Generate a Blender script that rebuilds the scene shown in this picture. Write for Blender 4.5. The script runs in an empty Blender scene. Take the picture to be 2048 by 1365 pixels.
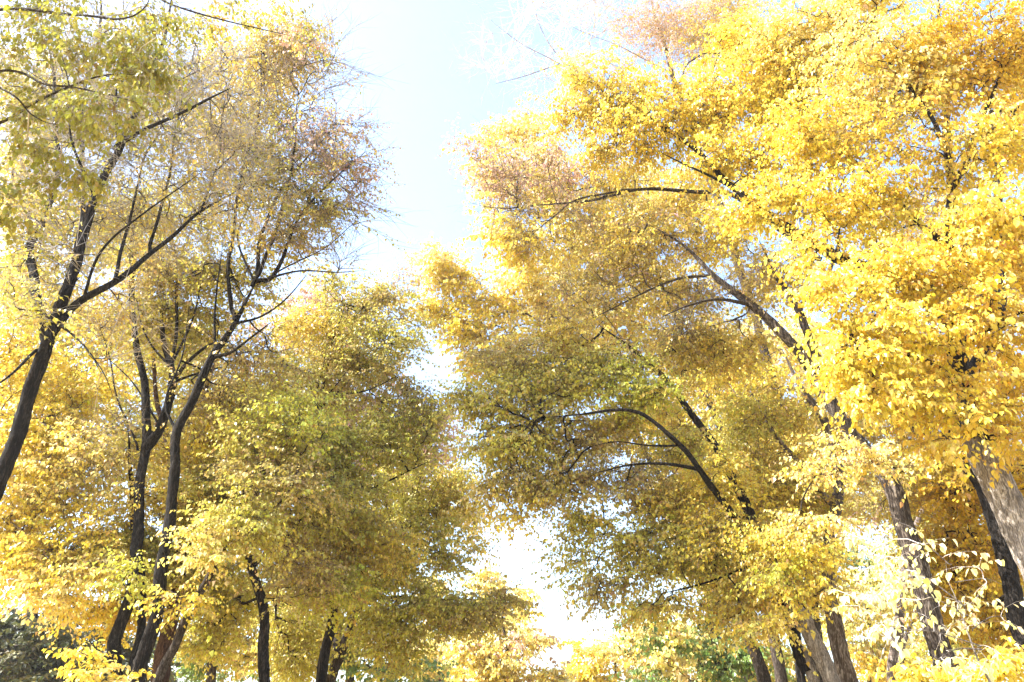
import bpy, bmesh, math, random
import numpy as np
from mathutils import Vector

scene = bpy.context.scene
# ------------------------------------------------------------------ camera
PITCH = math.radians(27.0)
LENS = 28.0
CAM = np.array((0.0, 0.0, 1.6))
cam_data = bpy.data.cameras.new("camera")
cam_data.lens = LENS
cam_data.sensor_width = 36.0
cam_data.clip_start = 0.05
cam_data.clip_end = 3000.0
cam = bpy.data.objects.new("camera", cam_data)
scene.collection.objects.link(cam)
cam.location = CAM
cam.rotation_euler = (math.radians(90) + PITCH, 0, 0)
scene.camera = cam
FPX = LENS / 36.0 * 2048
FWD = np.array((0, math.cos(PITCH), math.sin(PITCH)))
UPV = np.array((0, -math.sin(PITCH), math.cos(PITCH)))
RGT = np.array((1.0, 0, 0))

# ------------------------------------------------------------------ sky, sun, exposure
SUN_EL = math.radians(46)
SUN_AZ = math.radians(-95)      # clockwise from +Y: sun stands to the left and a little behind
sun_dir = Vector((math.sin(SUN_AZ) * math.cos(SUN_EL), math.cos(SUN_AZ) * math.cos(SUN_EL), math.sin(SUN_EL)))
world = bpy.data.worlds.new("World")
scene.world = world
world.use_nodes = True
wn = world.node_tree
bg = wn.nodes["Background"]
sky = wn.nodes.new("ShaderNodeTexSky")
sky.sky_type = 'NISHITA'
sky.sun_disc = False
sky.sun_elevation = SUN_EL
sky.sun_rotation = SUN_AZ
sky.air_density = 1.0
sky.dust_density = 1.7
sky.ozone_density = 1.0
bg.inputs["Strength"].default_value = 0.14
wn.links.new(sky.outputs[0], bg.inputs[0])
sun_data = bpy.data.lights.new("sun", 'SUN')
sun_data.energy = 5.0
sun_data.angle = math.radians(0.5)
sun_data.color = (1.0, 0.95, 0.86)
sun = bpy.data.objects.new("sun", sun_data)
scene.collection.objects.link(sun)
sun.location = (-20, -10, 30)
sun.rotation_euler = sun_dir.to_track_quat('Z', 'Y').to_euler()
scene.view_settings.view_transform = 'Standard'
scene.view_settings.look = 'None'
scene.view_settings.gamma = 1.0
scene.view_settings.exposure = 2.17
scene.cycles.max_bounces = 8
scene.cycles.diffuse_bounces = 4
scene.cycles.transmission_bounces = 6
scene.cycles.transparent_max_bounces = 4

rng = np.random.default_rng(11)

# ------------------------------------------------------------------ materials
def new_mat(name):
    m = bpy.data.materials.new(name)
    m.use_nodes = True
    return m, m.node_tree.nodes, m.node_tree.links

def leaf_material(name, trans=0.5, rough=0.42, spec=0.5):
    m, n, l = new_mat(name)
    n.clear()
    out = n.new("ShaderNodeOutputMaterial")
    at = n.new("ShaderNodeAttribute"); at.attribute_name = "leaf_tint"
    pr = n.new("ShaderNodeBsdfPrincipled")
    pr.inputs["Roughness"].default_value = rough
    pr.inputs["Specular IOR Level"].default_value = spec
    tr = n.new("ShaderNodeBsdfTranslucent")
    mix = n.new("ShaderNodeMixShader"); mix.inputs[0].default_value = trans
    l.new(at.outputs["Color"], pr.inputs["Base Color"])
    l.new(at.outputs["Color"], tr.inputs["Color"])
    l.new(pr.outputs[0], mix.inputs[1]); l.new(tr.outputs[0], mix.inputs[2])
    l.new(mix.outputs[0], out.inputs[0])
    return m

def bark_material(name, dark, light, scale=9.0, bump=1.0, patch=0.0):
    m, n, l = new_mat(name)
    pr = n["Principled BSDF"]
    pr.inputs["Roughness"].default_value = 0.92
    pr.inputs["Specular IOR Level"].default_value = 0.2
    tc = n.new("ShaderNodeTexCoord")
    mp = n.new("ShaderNodeMapping"); mp.inputs["Scale"].default_value = (1.0, 1.0, 0.16)
    l.new(tc.outputs["Object"], mp.inputs[0])
    no = n.new("ShaderNodeTexNoise"); no.inputs["Scale"].default_value = scale * 3.4
    no.inputs["Detail"].default_value = 10; no.inputs["Roughness"].default_value = 0.72
    no.inputs["Distortion"].default_value = 1.2
    l.new(mp.outputs[0], no.inputs["Vector"])
    fine = n.new("ShaderNodeTexNoise"); fine.inputs["Scale"].default_value = scale * 16; fine.inputs["Detail"].default_value = 4
    l.new(mp.outputs[0], fine.inputs["Vector"])
    big = n.new("ShaderNodeTexNoise"); big.inputs["Scale"].default_value = 3.2; big.inputs["Detail"].default_value = 5
    l.new(tc.outputs["Object"], big.inputs["Vector"])
    mul = n.new("ShaderNodeMath"); mul.operation = 'MULTIPLY_ADD'; mul.inputs[1].default_value = 0.35
    l.new(fine.outputs[0], mul.inputs[0]); l.new(no.outputs[0], mul.inputs[2])
    rp = n.new("ShaderNodeValToRGB")
    rp.color_ramp.elements[0].position = 0.58; rp.color_ramp.elements[0].color = (*[c * 0.45 for c in dark], 1)
    rp.color_ramp.elements[1].position = 0.82; rp.color_ramp.elements[1].color = (*light, 1)
    e = rp.color_ramp.elements.new(0.68); e.color = (*dark, 1)
    l.new(mul.outputs[0], rp.inputs[0])
    mx = n.new("ShaderNodeMixRGB"); mx.blend_type = 'MIX'; mx.inputs[2].default_value = (*[c * 0.6 for c in dark], 1)
    br = n.new("ShaderNodeValToRGB"); br.color_ramp.elements[0].position = 0.52; br.color_ramp.elements[1].position = 0.62
    l.new(big.outputs[0], br.inputs[0])
    k = n.new("ShaderNodeMath"); k.operation = 'MULTIPLY'; k.inputs[1].default_value = 0.35 + patch
    l.new(br.outputs[0], k.inputs[0]); l.new(k.outputs[0], mx.inputs[0])
    l.new(rp.outputs[0], mx.inputs[1]); l.new(mx.outputs[0], pr.inputs["Base Color"])
    bp = n.new("ShaderNodeBump"); bp.inputs["Strength"].default_value = bump; bp.inputs["Distance"].default_value = 0.06
    l.new(mul.outputs[0], bp.inputs["Height"]); l.new(bp.outputs[0], pr.inputs["Normal"])
    return m

LEAF = leaf_material("autumn_leaf", trans=0.38, rough=0.38)
NEEDLE = leaf_material("conifer_needle", trans=0.15, rough=0.6, spec=0.3)
BARK_DARK = bark_material("shaded_dark_furrowed_bark", (0.010, 0.008, 0.007), (0.075, 0.062, 0.055))  # dark bark, blackened further to carry shade on trunks and boughs
BARK_MID = bark_material("brown_bark", (0.05, 0.038, 0.03), (0.19, 0.155, 0.13))
BARK_RED = bark_material("red_brown_bark", (0.07, 0.035, 0.024), (0.2, 0.12, 0.08))
BARK_PALE = bark_material("sunlit_pale_grey_bark", (0.30, 0.255, 0.22), (0.60, 0.54, 0.48), scale=10)  # pale base raised to carry the sunlight on lit trunks
BARK_PLANE = bark_material("mottled_bark", (0.13, 0.10, 0.085), (0.44, 0.38, 0.33), scale=6, bump=0.7, patch=0.5)
BARK_SUNPATCH = bark_material("sun_patch_bark", (0.06, 0.046, 0.04), (0.34, 0.29, 0.25), scale=6, bump=1.0, patch=0.3)  # pale ground between darker blotches stands in for sun patches
def twig_material(name, col):
    m, n, l = new_mat(name)
    pr = n["Principled BSDF"]; pr.inputs["Roughness"].default_value = 0.8
    tc = n.new("ShaderNodeTexCoord"); no = n.new("ShaderNodeTexNoise"); no.inputs["Scale"].default_value = 3.0
    rp = n.new("ShaderNodeValToRGB")
    rp.color_ramp.elements[0].position = 0.35; rp.color_ramp.elements[0].color = (*[c * 0.6 for c in col], 1)
    rp.color_ramp.elements[1].position = 0.65; rp.color_ramp.elements[1].color = (*[min(1, c * 1.3) for c in col], 1)
    l.new(tc.outputs["Object"], no.inputs["Vector"]); l.new(no.outputs[0], rp.inputs[0]); l.new(rp.outputs[0], pr.inputs["Base Color"])
    return m
TWIG_GREY = twig_material("grey_twig", (0.36, 0.325, 0.30))
TWIG_BROWN = twig_material("brown_twig", (0.2, 0.15, 0.11))
TWIG_PALE = twig_material("sunlit_pale_twig", (0.6, 0.54, 0.5))  # whitened base carries the sunlight on the twigs

# ------------------------------------------------------------------ palettes (linear base colours)
PAL = {
    'Y': [(0.78, 0.65, 0.09), (0.74, 0.60, 0.07), (0.82, 0.73, 0.16)],          # clear yellow
    'O': [(0.67, 0.54, 0.10), (0.73, 0.60, 0.11), (0.61, 0.47, 0.10)],          # gold
    'D': [(0.66, 0.46, 0.04), (0.72, 0.53, 0.05), (0.56, 0.38, 0.04)],          # deep amber
    'G': [(0.59, 0.54, 0.10), (0.53, 0.50, 0.10), (0.67, 0.60, 0.12)],          # olive yellow
    'L': [(0.52, 0.56, 0.09), (0.64, 0.64, 0.10), (0.46, 0.52, 0.08)],          # lime
    'B': [(0.56, 0.48, 0.13), (0.51, 0.42, 0.14), (0.63, 0.54, 0.14)],          # brownish ochre
    'W': [(0.86, 0.83, 0.38), (0.84, 0.78, 0.28), (0.88, 0.87, 0.50)],          # almost white lemon, whitened to carry blown-out sunlight
    'A': [(0.36, 0.34, 0.05), (0.30, 0.30, 0.045), (0.48, 0.41, 0.06)],         # olive, dulled to carry the shade on the upper left leaves
    'P': [(0.70, 0.52, 0.34), (0.64, 0.45, 0.30), (0.76, 0.60, 0.40)],          # dry pinkish tan
    'C': [(0.84, 0.75, 0.26), (0.82, 0.70, 0.20), (0.86, 0.80, 0.38)],          # pale cream yellow, lightened to carry blown-out light on sunlit and far crowns
    'N': [(0.16, 0.27, 0.07), (0.22, 0.34, 0.09), (0.34, 0.42, 0.11)],          # green
    'K': [(0.085, 0.105, 0.05), (0.12, 0.135, 0.06), (0.19, 0.17, 0.09)],      # dark conifer
}
COVER = 1.7
HAZE = 0.0006

# ------------------------------------------------------------------ helpers
def ray(px, py):
    return FWD + RGT * ((px - 1024) / FPX) + UPV * ((682.5 - py) / FPX)

def at(px, py, Y):
    d = ray(px, py)
    return CAM + d * (Y / d[1])

def cdepth(P):
    return float(np.dot(np.asarray(P) - CAM, FWD))

def unit(v):
    return v / np.maximum(np.linalg.norm(v, axis=-1, keepdims=True), 1e-9)

def mesh_obj(name, verts, faces_flat, sizes, mat, parent, smooth=False, tint=None, origin=None):
    me = bpy.data.meshes.new(name)
    v = np.asarray(verts, dtype=np.float32)
    if origin is not None:
        v = v - np.asarray(origin, dtype=np.float32)
    me.vertices.add(len(v)); me.vertices.foreach_set("co", v.ravel())
    faces_flat = np.asarray(faces_flat, dtype=np.int32)
    sizes = np.asarray(sizes, dtype=np.int32)
    me.loops.add(len(faces_flat)); me.loops.foreach_set("vertex_index", faces_flat)
    me.polygons.add(len(sizes))
    me.polygons.foreach_set("loop_start", np.concatenate(([0], np.cumsum(sizes)[:-1])).astype(np.int32))
    me.polygons.foreach_set("loop_total", sizes)
    if smooth:
        me.polygons.foreach_set("use_smooth", np.ones(len(sizes), dtype=bool))
    me.update(calc_edges=True)
    if tint is not None:
        a = me.color_attributes.new("leaf_tint", 'FLOAT_COLOR', 'POINT')
        c = np.ones((len(v), 4), dtype=np.float32); c[:, :3] = tint
        a.data.foreach_set("color", c.ravel())
    me.materials.append(mat)
    o = bpy.data.objects.new(name, me)
    scene.collection.objects.link(o)
    if parent is not None:
        o.parent = parent
    return o

def catmull(P, n):
    P = np.asarray(P, float)
    Q = np.vstack((2 * P[0] - P[1], P, 2 * P[-1] - P[-2]))
    out = []
    for i in range(len(P) - 1):
        p0, p1, p2, p3 = Q[i:i + 4]
        t = np.linspace(0, 1, n, endpoint=False)[:, None]
        out.append(0.5 * (2 * p1 + (p2 - p0) * t + (2 * p0 - 5 * p1 + 4 * p2 - p3) * t ** 2 + (3 * p1 - p0 - 3 * p2 + p3) * t ** 3))
    out.append(P[-1:])
    return np.vstack(out)

def trunk_mesh(path, rad, sides=14, seed=0, lump=0.09, flare=False):
    """closed tapered tube with bark ridges and knots along a path"""
    r_ = np.random.default_rng(seed)
    P = np.asarray(path); m = len(P)
    T = unit(np.gradient(P, axis=0))
    ref = np.array((0.31, -0.93, 0.2))
    A = unit(np.cross(T, ref)); Bv = np.cross(T, A)
    th = np.linspace(0, 2 * math.pi, sides, endpoint=False)
    s = np.concatenate(([0], np.cumsum(np.linalg.norm(np.diff(P, axis=0), axis=1))))
    ph = r_.uniform(0, 6.28, 8)
    R = np.zeros((m, sides))
    for i, t in enumerate(th):
        R[:, i] = 1 + lump * (0.6 * np.sin(3 * t + ph[0] + 0.8 * np.sin(s * 1.1 + ph[1])) + 0.5 * np.sin(2 * t + ph[2] + s * 0.9)
                              + 0.45 * np.sin(5 * t + ph[3] + s * 0.7) + 0.5 * np.sin(s * 3.1 + ph[4] + t) + 0.3 * np.sin(s * 7.7 + ph[5] + 2 * t))
    R += r_.normal(0, lump * 0.3, R.shape)
    for _ in range(max(1, int(s[-1] / 1.6))):      # knots
        k = r_.integers(0, m); j = r_.integers(0, sides)
        R[k, j] += 0.22; R[k, (j + 1) % sides] += 0.1; R[k, j - 1] += 0.1
    rr = np.asarray(rad)[:, None] * R
    V = P[:, None, :] + rr[:, :, None] * (np.cos(th)[None, :, None] * A[:, None, :] + np.sin(th)[None, :, None] * Bv[:, None, :])
    V = V.reshape(-1, 3)
    i = np.arange(m - 1)[:, None] * sides; j = np.arange(sides)[None, :]; j2 = (j + 1) % sides
    F = np.stack((i + j, i + j2, i + sides + j2, i + sides + j), -1).reshape(-1, 4)
    V = np.vstack((V, P[-1:] + T[-1] * rad[-1] * 0.6))
    k = len(V) - 1
    cap = np.stack(((m - 1) * sides + np.arange(sides), (m - 1) * sides + (np.arange(sides) + 1) % sides, np.full(sides, k)), -1)
    flat = np.concatenate((F.ravel(), cap.ravel()))
    sizes = np.concatenate((np.full(len(F), 4), np.full(sides, 3)))
    return V, flat, sizes

def grow(start_pts, start_pl, targets, bf=0.35):
    """balanced spanning tree from limb points to the crown targets"""
    n0 = len(start_pts); N = len(targets)
    pos = np.vstack((start_pts, targets)); par = np.full(n0 + N, -1); pl = np.zeros(n0 + N); pl[:n0] = start_pl
    best = np.full(N, 1e9); bp = np.zeros(N, int)
    for k in range(0, n0):
        d = np.linalg.norm(targets - start_pts[k], axis=1)
        c = d + bf * (pl[k]) + 0.5 * np.maximum(0, (start_pts[k][2] - targets[:, 2]) - 0.5 * d)
        w = c < best; best[w] = c[w]; bp[w] = k
    alive = np.ones(N, bool); order = []
    for _ in range(N):
        j = int(np.argmin(np.where(alive, best, 1e9)))
        alive[j] = False; node = n0 + j; par[node] = bp[j]
        pl[node] = pl[bp[j]] + np.linalg.norm(targets[j] - pos[bp[j]])
        order.append(node)
        d = np.linalg.norm(targets - targets[j], axis=1)
        c = d + bf * pl[node]
        w = alive & (c < best); best[w] = c[w]; bp[w] = node
    return pos, par, order, pl

def net_mesh(pos, par, order, n0, tip_r, start_r, expo=2.4, rings=4, sides=5):
    """one mesh of smooth tapering branch segments"""
    n = len(pos)
    acc = np.zeros(n)
    main = np.full(n, -1); mainr = np.zeros(n)
    for node in reversed(order):
        r = max(acc[node], tip_r ** expo)
        acc[node] = r
        p = par[node]
        acc[p] += r
        if r > mainr[p]: mainr[p] = r; main[p] = node
    R = np.maximum(acc, tip_r ** expo) ** (1 / expo)
    o = np.array(order); p = par[o]
    D = unit(pos[o] - pos[p])
    dirin = np.zeros((n, 3)); dirin[o] = D
    tan = dirin.copy()
    has = main >= 0
    md = np.zeros((n, 3)); md[has] = unit(pos[main[has]] - pos[np.where(has)[0]])
    tan = unit(np.where(has[:, None], dirin + md, dirin))
    L = np.linalg.norm(pos[o] - pos[p], axis=1)[:, None]
    t0 = tan[p]; t0[p < n0] = unit(D[p < n0] + np.array((0, 0, 0.35)))
    side = unit(D * 1.0 + 0.6 * t0)
    ismain = (main[p] == o) & (p >= n0)
    t0 = np.where(ismain[:, None], t0, side)
    t1 = tan[o]
    tt = np.linspace(0, 1, rings)
    r0 = np.where(ismain, R[p], np.minimum(R[p], R[o] * 1.25)); r0 = np.where(p < n0, R[o] * 1.2, r0)
    r1 = R[o]
    V = []
    ref = np.array((0.13, 0.9, -0.41))
    wob = rng.normal(0, 0.035, (len(o), 3)) * L
    for t in tt:
        h00 = 2 * t ** 3 - 3 * t ** 2 + 1; h10 = t ** 3 - 2 * t ** 2 + t; h01 = -2 * t ** 3 + 3 * t ** 2; h11 = t ** 3 - t ** 2
        C = h00 * pos[p] + h10 * L * t0 + h01 * pos[o] + h11 * L * t1 + wob * (4 * t * (1 - t))
        T = unit((6 * t * t - 6 * t) * pos[p] + (3 * t * t - 4 * t + 1) * L * t0 + (6 * t - 6 * t * t) * pos[o] + (3 * t * t - 2 * t) * L * t1)
        A = unit(np.cross(T, ref)); B2 = np.cross(T, A)
        r = (r0 + (r1 - r0) * t)[:, None]
        for k in range(sides):
            a = 2 * math.pi * k / sides
            V.append(C + r * (math.cos(a) * A + math.sin(a) * B2))
    V = np.stack(V, 1)
    m = len(o); base = (np.arange(m) * rings * sides)[:, None, None]
    i = (np.arange(rings - 1) * sides)[None, :, None]; j = np.arange(sides)[None, None, :]; j2 = (j + 1) % sides
    F = np.stack(np.broadcast_arrays(base + i + j, base + i + j2, base + i + sides + j2, base + i + sides + j), -1).reshape(-1, 4)
    return V.reshape(-1, 3), F.ravel(), np.full(len(F), 4), R, dirin

def twig_mesh(P0, P1, P2, r):
    """three-sided thin tubes along quadratic curves P0-P1-P2 (arrays)"""
    m = len(P0); V = []
    ref = np.array((0.2, 0.5, 0.84))
    for t, k in ((0, 1.0), (0.5, 0.8), (1.0, 0.35)):
        C = (1 - t) ** 2 * P0 + 2 * t * (1 - t) * P1 + t * t * P2
        T = unit((1 - t) * (P1 - P0) + t * (P2 - P1)); A = unit(np.cross(T, ref)); B = np.cross(T, A)
        for a in (0, 2.094, 4.189):
            V.append(C + (r * k)[:, None] * (math.cos(a) * A + math.sin(a) * B))
    V = np.stack(V, 1)
    b = (np.arange(m) * 9)[:, None, None]; i = np.array((0, 3))[None, :, None]; j = np.arange(3)[None, None, :]; j2 = (j + 1) % 3
    F = np.stack(np.broadcast_arrays(b + i + j, b + i + j2, b + i + 3 + j2, b + i + 3 + j), -1).reshape(-1, 4)
    return V.reshape(-1, 3), F.ravel(), np.full(len(F), 4)

def leaf_mesh(base, tipdir, nrm, size, tint, fine):
    """leaf blades: pointed ovals folded along the midrib"""
    m = len(base)
    tipdir = unit(tipdir); s = unit(np.cross(tipdir, nrm)); nn = np.cross(s, tipdir)
    L = size[:, None]
    cup = rng.uniform(0.06, 0.3, m)[:, None]
    wid = rng.uniform(0.30, 0.42, m)[:, None]
    droop = rng.uniform(-0.05, 0.3, m)[:, None]
    tip = base + tipdir * L - nn * droop * L
    if fine:
        mid = base + tipdir * L * 0.5 - nn * L * (0.05)
        V = np.stack((base,
                      base + tipdir * L * 0.22 + s * wid * 0.86 * L + nn * cup * L * 0.8,
                      base + tipdir * L * 0.6 + s * wid * 0.82 * L + nn * (cup * 0.8 - droop * 0.4) * L,
                      tip,
                      base + tipdir * L * 0.6 - s * wid * 0.82 * L + nn * (cup * 0.8 - droop * 0.4) * L,
                      base + tipdir * L * 0.22 - s * wid * 0.86 * L + nn * cup * L * 0.8, mid), 1)
        b = (np.arange(m) * 7)[:, None]
        q = np.stack((b[:, 0], b[:, 0] + 1, b[:, 0] + 2, b[:, 0] + 6, b[:, 0], b[:, 0] + 6, b[:, 0] + 4, b[:, 0] + 5), -1)
        t = np.stack((b[:, 0] + 6, b[:, 0] + 2, b[:, 0] + 3, b[:, 0] + 6, b[:, 0] + 3, b[:, 0] + 4), -1)
        flat = np.concatenate((q, t), 1).ravel()
        sizes = np.tile(np.array((4, 4, 3, 3)), m)
        return V.reshape(-1, 3), flat, sizes, np.repeat(tint, 7, axis=0)
    V = np.stack((base, base + tipdir * L * 0.42 + s * wid * 1.05 * L + nn * cup * L, tip,
                  base + tipdir * L * 0.42 - s * wid * 1.05 * L + nn * cup * L), 1)
    b = np.arange(m) * 4
    flat = np.stack((b, b + 1, b + 2, b, b + 2, b + 3), -1).ravel()
    return V.reshape(-1, 3), flat, np.full(2 * m, 3), np.repeat(tint, 4, axis=0)

def tag(o, label, cat, group=None, kind=None):
    if label: o["label"] = label
    if cat: o["category"] = cat
    if group: o["group"] = group
    if kind: o["kind"] = kind

LEAFCOUNT = [0]

def tree(name, label, cat, Y, stems, limbs, blobs, group=None, bark=BARK_DARK, twig=TWIG_BROWN, leaf=0.075, cov=2.4,
         fine=False, tip=0.004, seed=1, sprays=3, per=11, spray_len=0.5, leafmat=LEAF, limb_bark=None, rscale=None, hang=0.8, net=None, bf=0.3, ground=True, dz=0.0):
    """stems: [(points (px,py[,dY]) bottom to top, radius bottom, radius top)], limbs the same but starting on a stem.
    blobs: (px, py, dY, rx, ry, palette, density[, bare])   radii in photo pixels at the blob's own distance"""
    global rng
    if 0.065 < leaf < 0.1: leaf = leaf * 0.82
    rng = np.random.default_rng(seed * 7919 + 13)
    roots = []
    first = stems[0][0][0]
    P0 = at(first[0], first[1], Y + (first[2] if len(first) > 2 else 0))
    base = np.array((P0[0], P0[1], 0.0))
    paths = []
    for k, (pts, ra, rb) in enumerate(list(stems) + list(limbs)):
        P = [at(p[0], p[1], Y + (p[2] if len(p) > 2 else 0)) for p in pts]
        isstem = k < len(stems)
        if isstem and ground and P[0][2] > 0.3:
            d = P[0] - P[1]; d = d / max(1e-6, abs(d[2]))
            dd = np.clip(d[:2], -0.35, 0.35)
            h = P[0][2] + 0.25
            g = np.array((P[0][0] + dd[0] * h * 0.55, P[0][1] + dd[1] * h * 0.3, -0.25))
            if k == 0: base = np.array((g[0], g[1], 0.0))
            elif k > 0:   # the stems of one tree meet at its foot
                g = np.array((base[0] + (g[0] - base[0]) * 0.35, base[1] + (g[1] - base[1]) * 0.35, -0.25))
            P = [g, g * 0.45 + P[0] * 0.55 + np.array((0.03, 0, 0))] + P
        path = catmull(P, 9)
        s = np.concatenate(([0], np.cumsum(np.linalg.norm(np.diff(path, axis=0), axis=1)))); u = s / s[-1]
        rad = ra + (rb - ra) * u ** 0.85
        if not (isstem and len(pts) < 5): rad = rad * (1 - 0.85 * np.clip((u - 0.8) / 0.2, 0, 1) ** 1.5)
        if isstem and ground:
            rad = rad + ra * 0.5 * np.exp(-path[:, 2].clip(0) / 0.35)
        wig = np.random.default_rng(seed * 31 + k)
        ph = wig.uniform(0, 6.28, 4)
        path = path + (np.stack((np.sin(s * 2.1 + ph[0]), np.sin(s * 1.7 + ph[1]), 0 * s), -1) * 0.03 + np.stack((np.sin(s * 5.1 + ph[2]), np.sin(s * 4.3 + ph[3]), 0 * s), -1) * 0.01) * (u > 0.02)[:, None]
        paths.append((path, rad, isstem, s))
    root = bpy.data.objects.new(name, None)
    scene.collection.objects.link(root)
    root.location = base
    tag(root, label, cat, group)
    sp, spl = [], []
    for k, (path, rad, isstem, s) in enumerate(paths):
        rad = rad * (rscale or (0.76 if group == LEFT else 0.86))
        V, f, z = trunk_mesh(path, rad, sides=16 if rad[0] > 0.1 else 9, seed=seed * 53 + k, lump=0.14 if rad[0] > 0.08 else 0.09)
        mesh_obj("trunk" if isstem else "limb", V, f, z, bark if isstem else (limb_bark or bark), root, smooth=True, origin=base)
        vis = path[:, 2] > (min(2.6, 0.45 * path[:, 2].max()) if isstem else -1)
        q = np.arange(0, len(path), 2)
        q = q[vis[q]]
        if len(q):
            sp.append(path[q]); spl.append(np.zeros(len(q)) + (0.15 if isstem else 0.0) * (1 - s[q] / s[-1]) * 3)
    sp = np.vstack(sp); spl = np.concatenate(spl)
    # crown targets
    targets, tpal, tbare, tcov = [], [], [], []
    fsize = 0.0
    for b in blobs:
        bx, by, dY, rx, ry, pal, den = b[:7]
        bare = b[7] if len(b) > 7 else 0.0
        C = at(bx, by, Y + dY); dep = cdepth(C)
        ax, ay = rx / FPX * dep, ry / FPX * dep
        az = (ax + ay) * 0.5 * 0.85
        leafpx = leaf * FPX / dep
        nleaf = den * (1 - 0.3 * bare) * COVER * cov * math.pi * rx * ry / (0.36 * leafpx ** 2)
        n = max(6, int(nleaf / (sprays * per)))
        nc = max(5, int(n / 7))
        # sub-clumps inside the blob leave gaps and lumps between them
        g = rng.normal(size=(nc, 3)); g = unit(g) * (rng.uniform(0, 1, (nc, 1)) ** 0.42) * 0.9
        pick = rng.integers(0, nc, n)
        G = C + g[:, :1] * RGT * ax + g[:, 1:2] * UPV * ay + g[:, 2:3] * FWD * az
        near = sp[np.argmin(np.linalg.norm(G[:, None] - sp[None], axis=2), axis=1)]
        e1 = unit(unit(G - near) + np.array((0, 0, 0.18)) + rng.normal(0, 0.22, G.shape))
        e2 = unit(np.cross(e1, np.array((0.02, 0.01, 1.0)))); e3 = np.cross(e1, e2)
        rm = min(ax, ay)
        W = G[pick] + e1[pick] * rng.normal(0, 0.44 * rm, (n, 1)) + e2[pick] * rng.normal(0, 0.2 * rm, (n, 1)) + e3[pick] * rng.normal(0, 0.06 * rm, (n, 1))
        q = np.stack(((W - C) @ RGT / ax, (W - C) @ UPV / ay, (W - C) @ FWD / az), -1)
        lens = np.linalg.norm(q, axis=1, keepdims=True); lim = rng.uniform(0.75, 1.28, (n, 1)); q = np.where(lens > lim, q / lens * lim, q)
        W = C + q[:, :1] * RGT * ax + q[:, 1:2] * UPV * ay + q[:, 2:3] * FWD * az
        W[:, 2] = np.maximum(W[:, 2], 0.7)
        targets.append(W); tpal += [pal] * n; tbare.append(np.full(n, bare))
    T = np.vstack(targets); tbare = np.concatenate(tbare); tpal = np.array(tpal)
    sw = rng.uniform(0, 1, len(tpal)) < 0.22; tpal[sw] = tpal[rng.integers(0, len(tpal), int(sw.sum()))]
    pos, par, order, pl = grow(sp, spl, T, bf)
    n0 = len(sp)
    dep = cdepth(T.mean(0))
    V, f, z, R, dirin = net_mesh(pos, par, order, n0, tip, None, rings=4 if dep < 20 else 3, sides=5 if dep < 14 else 4)
    parts = [(V, f, z, 0, None)]
    # sprays of twigs with leaves
    idx = np.repeat(np.arange(len(T)), sprays)
    m = len(idx)
    start = T[idx]
    out = dirin[n0 + idx]
    an = rng.uniform(0, 2 * math.pi, m)
    hor = np.stack((np.cos(an), np.sin(an), rng.normal(0.08, 0.16, m)), -1)
    d = unit(out * (0.75 + 0.9 * tbare[idx])[:, None] + hor)
    Ln = spray_len * rng.uniform(0.55, 1.3, m) * (1 + 0.7 * tbare[idx])
    P1 = start + d * Ln[:, None] * 0.5 + np.array((0, 0, 1.0)) * (Ln * 0.05)[:, None]
    P2 = start + d * Ln[:, None] - np.array((0, 0, 1.0)) * (Ln * rng.uniform(0.05, 0.32, m) * (1 - 0.8 * tbare[idx]))[:, None]
    tv, tf, tz = twig_mesh(start, P1, P2, tip * (0.62 + 0.3 * tbare[idx]))
    # side twigs in bare parts
    bs = np.where(rng.uniform(0, 1, m) < tbare[idx])[0]
    if len(bs):
        bs = np.repeat(bs, 3)
        t = rng.uniform(0.2, 0.9, len(bs))[:, None]
        S = (1 - t) ** 2 * start[bs] + 2 * t * (1 - t) * P1[bs] + t * t * P2[bs]
        dd = unit(d[bs] + rng.normal(0, 0.5, (len(bs), 3))); LL = (Ln[bs] * rng.uniform(0.3, 0.8, len(bs)))[:, None]
        E = S + dd * LL; M = (S + E) / 2 + rng.normal(0, 0.1, S.shape) * LL
        v2, f2, z2 = twig_mesh(S, M, E, np.full(len(bs), tip * 0.6))
        tf = np.concatenate((tf, f2 + len(tv))); tv = np.vstack((tv, v2)); tz = np.concatenate((tz, z2))
    parts.append((tv, tf, tz, 1, None))
    # leaves
    keep = rng.uniform(0, 1, m) >= tbare[idx] * 0.94
    ki = np.where(keep)[0]
    li = np.repeat(ki, per); lk = np.tile(np.arange(per), len(ki))
    w = rng.uniform(0, 1, len(li)) < 0.92
    li = li[w]; lk = lk[w]
    nl = len(li)
    if nl:
        t = (0.1 + 0.93 * (lk + rng.uniform(-0.2, 0.6, nl)) / (per - 1.0)).clip(0.05, 1.03)[:, None]
        S = (1 - t) ** 2 * start[li] + 2 * t * (1 - t) * P1[li] + t * t * P2[li]
        tw = unit((1 - t) * (P1[li] - start[li]) + t * (P2[li] - P1[li]))
        sd = unit(np.cross(tw, np.array((0, 0, 1.0)))) * np.where((lk % 2 == 0), 1, -1)[:, None]
        td = unit(tw * rng.uniform(0.1, 0.9, (nl, 1)) + sd * rng.uniform(0.4, 1.0, (nl, 1)) + np.array((0, 0, -1.0)) * rng.normal(hang, 0.28, (nl, 1)) + rng.normal(0, 0.16, (nl, 3)))
        nr = unit(np.array((0, 0, 1.0)) + rng.normal(0, 0.38, (nl, 3)) + td * 0.3)
        size = leaf * np.clip(rng.lognormal(-0.08, 0.3, nl), 0.4, 1.7)
        S = S + td * (size * 0.22)[:, None]
        # tints
        spal = tpal[idx]
        cols = np.zeros((nl, 3))
        clump = rng.uniform(0, 1, len(T))
        mixv = np.clip(clump[idx[li]] * 0.6 + rng.uniform(0, 1, nl) * 0.4, 0, 1)
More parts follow.
